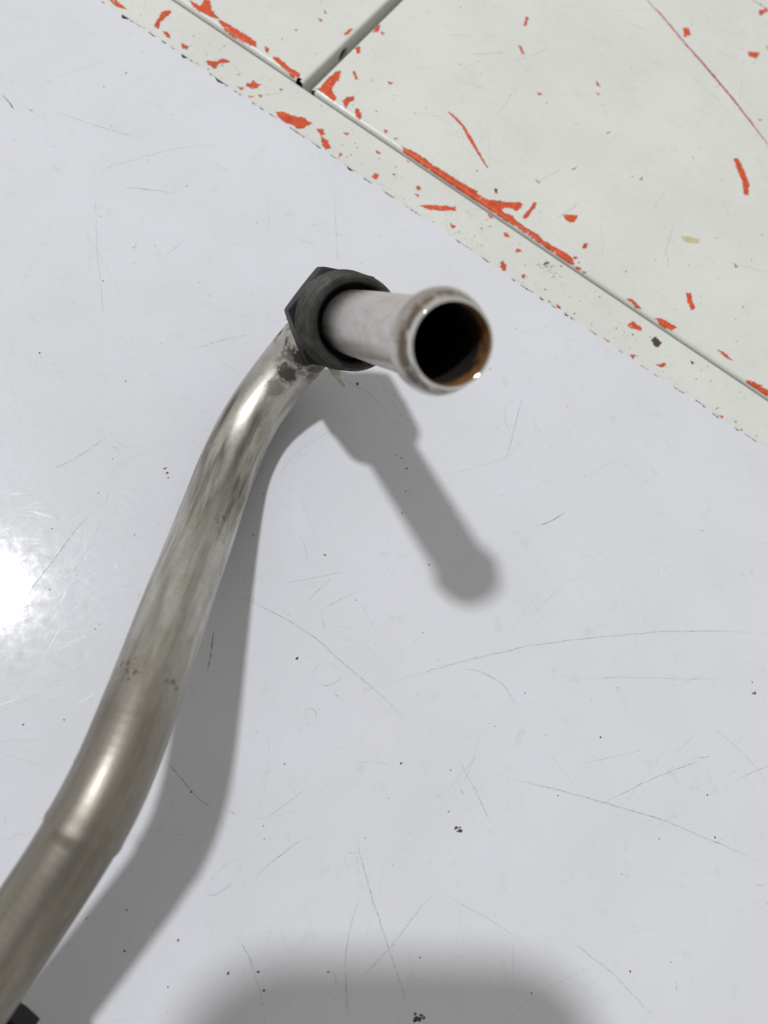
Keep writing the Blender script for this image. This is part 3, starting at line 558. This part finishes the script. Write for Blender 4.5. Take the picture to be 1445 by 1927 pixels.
def tube(name, idx, rad, closed_first=False, closed_last=False, flip=False, lump=0.):
    V = []; PV = []; F = []
    for q, i in enumerate(idx):
        R = np.full(SEGN, rad(DIST[i]))
        if lump: R = R+lump*(vnoise(np.cos(ANG)*1.6+50+DIST[i]*.09, np.sin(ANG)*1.6+50+DIST[i]*.03, 5)-.5)
        V.append(ring(i, R)); PV.append(np.stack([np.full(SEGN, DIST[i]/10), np.cos(ANG), np.sin(ANG)], 1))
        if q:
            for k in range(SEGN):
                a, b = (q-1)*SEGN+k, (q-1)*SEGN+(k+1) % SEGN; f = (a, b, b+SEGN, a+SEGN)
                F.append(f[::-1] if flip else f)
    n = len(idx)
    if closed_first: F.append(tuple(range(SEGN))[::-1] if not flip else tuple(range(SEGN)))
    if closed_last: F.append(tuple((n-1)*SEGN+k for k in range(SEGN)))
    return np.concatenate(V), F, np.concatenate(PV)
low = PATH[np.argmin(PATH[:, 2]+(np.arange(len(PATH)) < 120)*100)]
pipe = empty('bent_metal_pipe', (low[0], low[1], 0), label='bent worn steel pipe with beaded open end and black hex nut', category='pipe')
# crease where the lower bend starts
step_i = int(np.argmin(np.linalg.norm(PATH-np.array([-27.5, -12.0, 42.0]), axis=1))); S_STEP = DIST[step_i]
def r_body(s):
    r = r_out(s)
    r -= .30*min(1, max(0, (s-S_STEP)/.7)) if s > 100 else 0
    if 100 < s: r += .14*math.exp(-((s-S_STEP+.7)/.6)**2)
    return r
idx = list(range(len(PATH)))
V, F, PV = tube('pipe_body', idx, r_body, closed_first=True, lump=.16)
base = len(V)-SEGN                                        # lip: roll the rim over into the bore
V = list(V); PV = list(PV); e = len(PATH)-1; last = base
for k in range(1, 9):
    t = math.pi*k/8; rr = 8.02-.32*(1-math.cos(t)); off = .32*math.sin(t)
    c = PATH[e]+TT[e]*off
    new = len(V)
    for a in ANG: V.append(c+AA[e]*math.cos(a)*rr+BB[e]*math.sin(a)*rr); PV.append((-.02, math.cos(a), math.sin(a)))
    for j in range(SEGN):
        a_, b_ = last+j, last+(j+1) % SEGN; F.append((a_, b_, new+(j+1) % SEGN, new+j))
    last = new
body = link('pipe_body', mesh('pipe_body', V, F, True, attrs={'pv': ('FLOAT_VECTOR', PV)}), M_PIPE, pipe)
ib = [i for i in idx if DIST[i] < 60]
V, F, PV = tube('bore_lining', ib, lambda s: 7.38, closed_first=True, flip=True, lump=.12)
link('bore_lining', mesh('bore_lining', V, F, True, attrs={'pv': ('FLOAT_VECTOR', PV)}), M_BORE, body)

# ------------------------------------------------------------------ nut on the neck
ref = AXIS.cross(Vector((0, 0, 1))).normalized(); ref2 = AXIS.cross(ref)
def npt(s, r, deg):
    a = math.radians(deg); return neck(s)+ref*(r*math.cos(a))+ref2*(r*math.sin(a))
def lathe(prof, n=96):
    V = []; F = []
    for s, r in prof:
        for k in range(n): V.append(npt(s, r, 360*k/n))
    for q in range(len(prof)-1):
        for k in range(n):
            a, b = q*n+k, q*n+(k+1) % n; F.append((a, a+n, b+n, b))
    return V, F
S_HF, S_HB, S_TF = 72.6, 79.6, 59.6
def hex_mesh():
    # hexagonal prism with the corners chamfered round on both faces
    n = 120; V = []; F = []; RC = 14.4; ap = RC*math.cos(math.pi/6)
    def hr(deg):
        t = (deg-42) % 60; return ap/math.cos(math.radians(t-30))
    rows = [(S_HF, 9.2, 0), (S_HF, ap*.985, 1), (S_HF+1.0, None, 0), (S_HB-1.0, None, 0), (S_HB, ap*.985, 1), (S_HB, 8.1, 0)]
    for s, r, f in rows:
        for k in range(n):
            d = 360*k/n; h = hr(d)
            if r is None: q = h; ss = s+(0.95*(-1 if s < 76 else 1))*(1-(h-ap)/(RC-ap))*.9
            else: q = min(r, h); ss = s
            V.append(npt(ss, q-.12 if r is None and h > RC*.985 else q, d))
    for q in range(len(rows)-1):
        for k in range(n):
            a, b = q*n+k, q*n+(k+1) % n; F.append((a, a+n, b+n, b))
    me = mesh('union_nut', V, F, True); me.set_sharp_from_angle(angle=math.radians(28)); return me
nut = link('union_nut', hex_mesh(), M_NUT, pipe)
prof = [(S_HF+.3, 11.6, 0), (S_HF-.6, 11.6, 0)]
s = S_HF-.7
while s > S_TF+1.6:
    ro = 11.7+1.2*(s-S_TF)/(S_HF-S_TF)
    prof += [(s, ro-1.0, 0), (s-.6, ro, 1), (s-1.0, ro, 1), (s-1.6, ro-1.0, 0)]; s -= 2.1
prof += [(S_TF+.8, 11.7, .3), (S_TF, 11.1, .8), (S_TF, 10.0, .3), (S_TF+.6, 9.5, .1), (S_TF+7, 9.4, 0), (S_TF+7.2, 8.05, 0)]
V, F = lathe([(a, b) for a, b, c_ in prof])
me = mesh('threaded_collar', V, F, True, attrs={'crest': ('FLOAT', np.repeat([c_ for a, b, c_ in prof], 96))}); me.set_sharp_from_angle(angle=math.radians(35))
link('threaded_collar', me, M_NUT, nut)

# ------------------------------------------------------------------ small tab under the nut, rubber mount on the run
def slab(name, top, thick, bev=.25):
    n = len(top); V = [Vector(p) for p in top]; nn = (V[1]-V[0]).cross(V[2]-V[0]).normalized()
    if nn.z < 0: nn = -nn
    V = V+[p-nn*thick for p in V]
    F = [tuple(range(n)), tuple(range(2*n-1, n-1, -1))]+[(i, n+i, n+(i+1) % n, (i+1) % n) for i in range(n)]
    me = mesh(name, V, F); bm = bmesh.new(); bm.from_mesh(me)
    bmesh.ops.recalc_face_normals(bm, faces=bm.faces)
    bmesh.ops.bevel(bm, geom=bm.edges[:], offset=thick*bev*S, segments=2, affect='EDGES'); bm.to_mesh(me); bm.free(); return me
link('metal_tab', slab('metal_tab', [(18.5, 113.2, 17.5), (23.4, 111.2, 16.5), (26.1, 107.6, 14), (26.9, 105.4, 13.2), (25.4, 105.8, 13.4), (20.6, 110.4, 16.0)], 1.3), M_TAB, pipe)
link('rubber_mount', slab('rubber_mount', [(-47, -42, 28.5), (-39.6, -46.2, 28.5), (-34.5, -50.5, 28), (-50, -76, 21), (-65, -68, 21)], 8., .18), M_RUBBER, pipe)

# ------------------------------------------------------------------ the phone that took the picture: out of view, its shadow is not
def phone_mesh(name, a0, a1, b0, b1, z0, z1, rad, bev):
    V = []; F = []; n = 10
    def outline(ins):
        pts = []
        for cx, cy, st in ((a1-rad, b1-rad, 0), (a0+rad, b1-rad, 90), (a0+rad, b0+rad, 180), (a1-rad, b0+rad, 270)):
            for k in range(n+1):
                t = math.radians(st+90*k/n); pts.append((cx+(rad-ins)*math.cos(t), cy+(rad-ins)*math.sin(t)))
        return pts
    rows = [(z0, bev), (z0+bev*.3, bev*.3), (z0+bev, 0), (z1-bev, 0), (z1-bev*.3, bev*.3), (z1, bev)]
    o = Vector((0, 0, CAM_H)); m = 4*(n+1)
    for z, ins in rows:
        for x, y in outline(ins): V.append(o+AX_R*x+AX_U*y-AX_F*z)
    for q in range(len(rows)-1):
        for k in range(m):
            a, b = q*m+k, q*m+(k+1) % m; F.append((a, b, b+m, a+m))
    F.append(tuple(range(m))[::-1]); F.append(tuple((len(rows)-1)*m+k for k in range(m)))
    return mesh(name, V, F, False)
PH = dict(a0=-75., a1=20., b0=-158., b1=8.8)
c = Vector((0, 0, CAM_H))+AX_R*(-19)+AX_U*(-76)-AX_F*7
phone = empty('smartphone', c, label='dark smartphone held over the sheet, casting the rounded shadow', category='phone')
pb = link('phone_body', phone_mesh('phone_body', PH['a0'], PH['a1'], PH['b0'], PH['b1'], 3.0, 11.5, 24., 1.6), M_PHONE, phone)
link('screen', phone_mesh('screen', PH['a0']+3, PH['a1']-3, PH['b0']+3, PH['b1']-3, 11.5, 11.7, 20., .05), M_GLASS, phone)
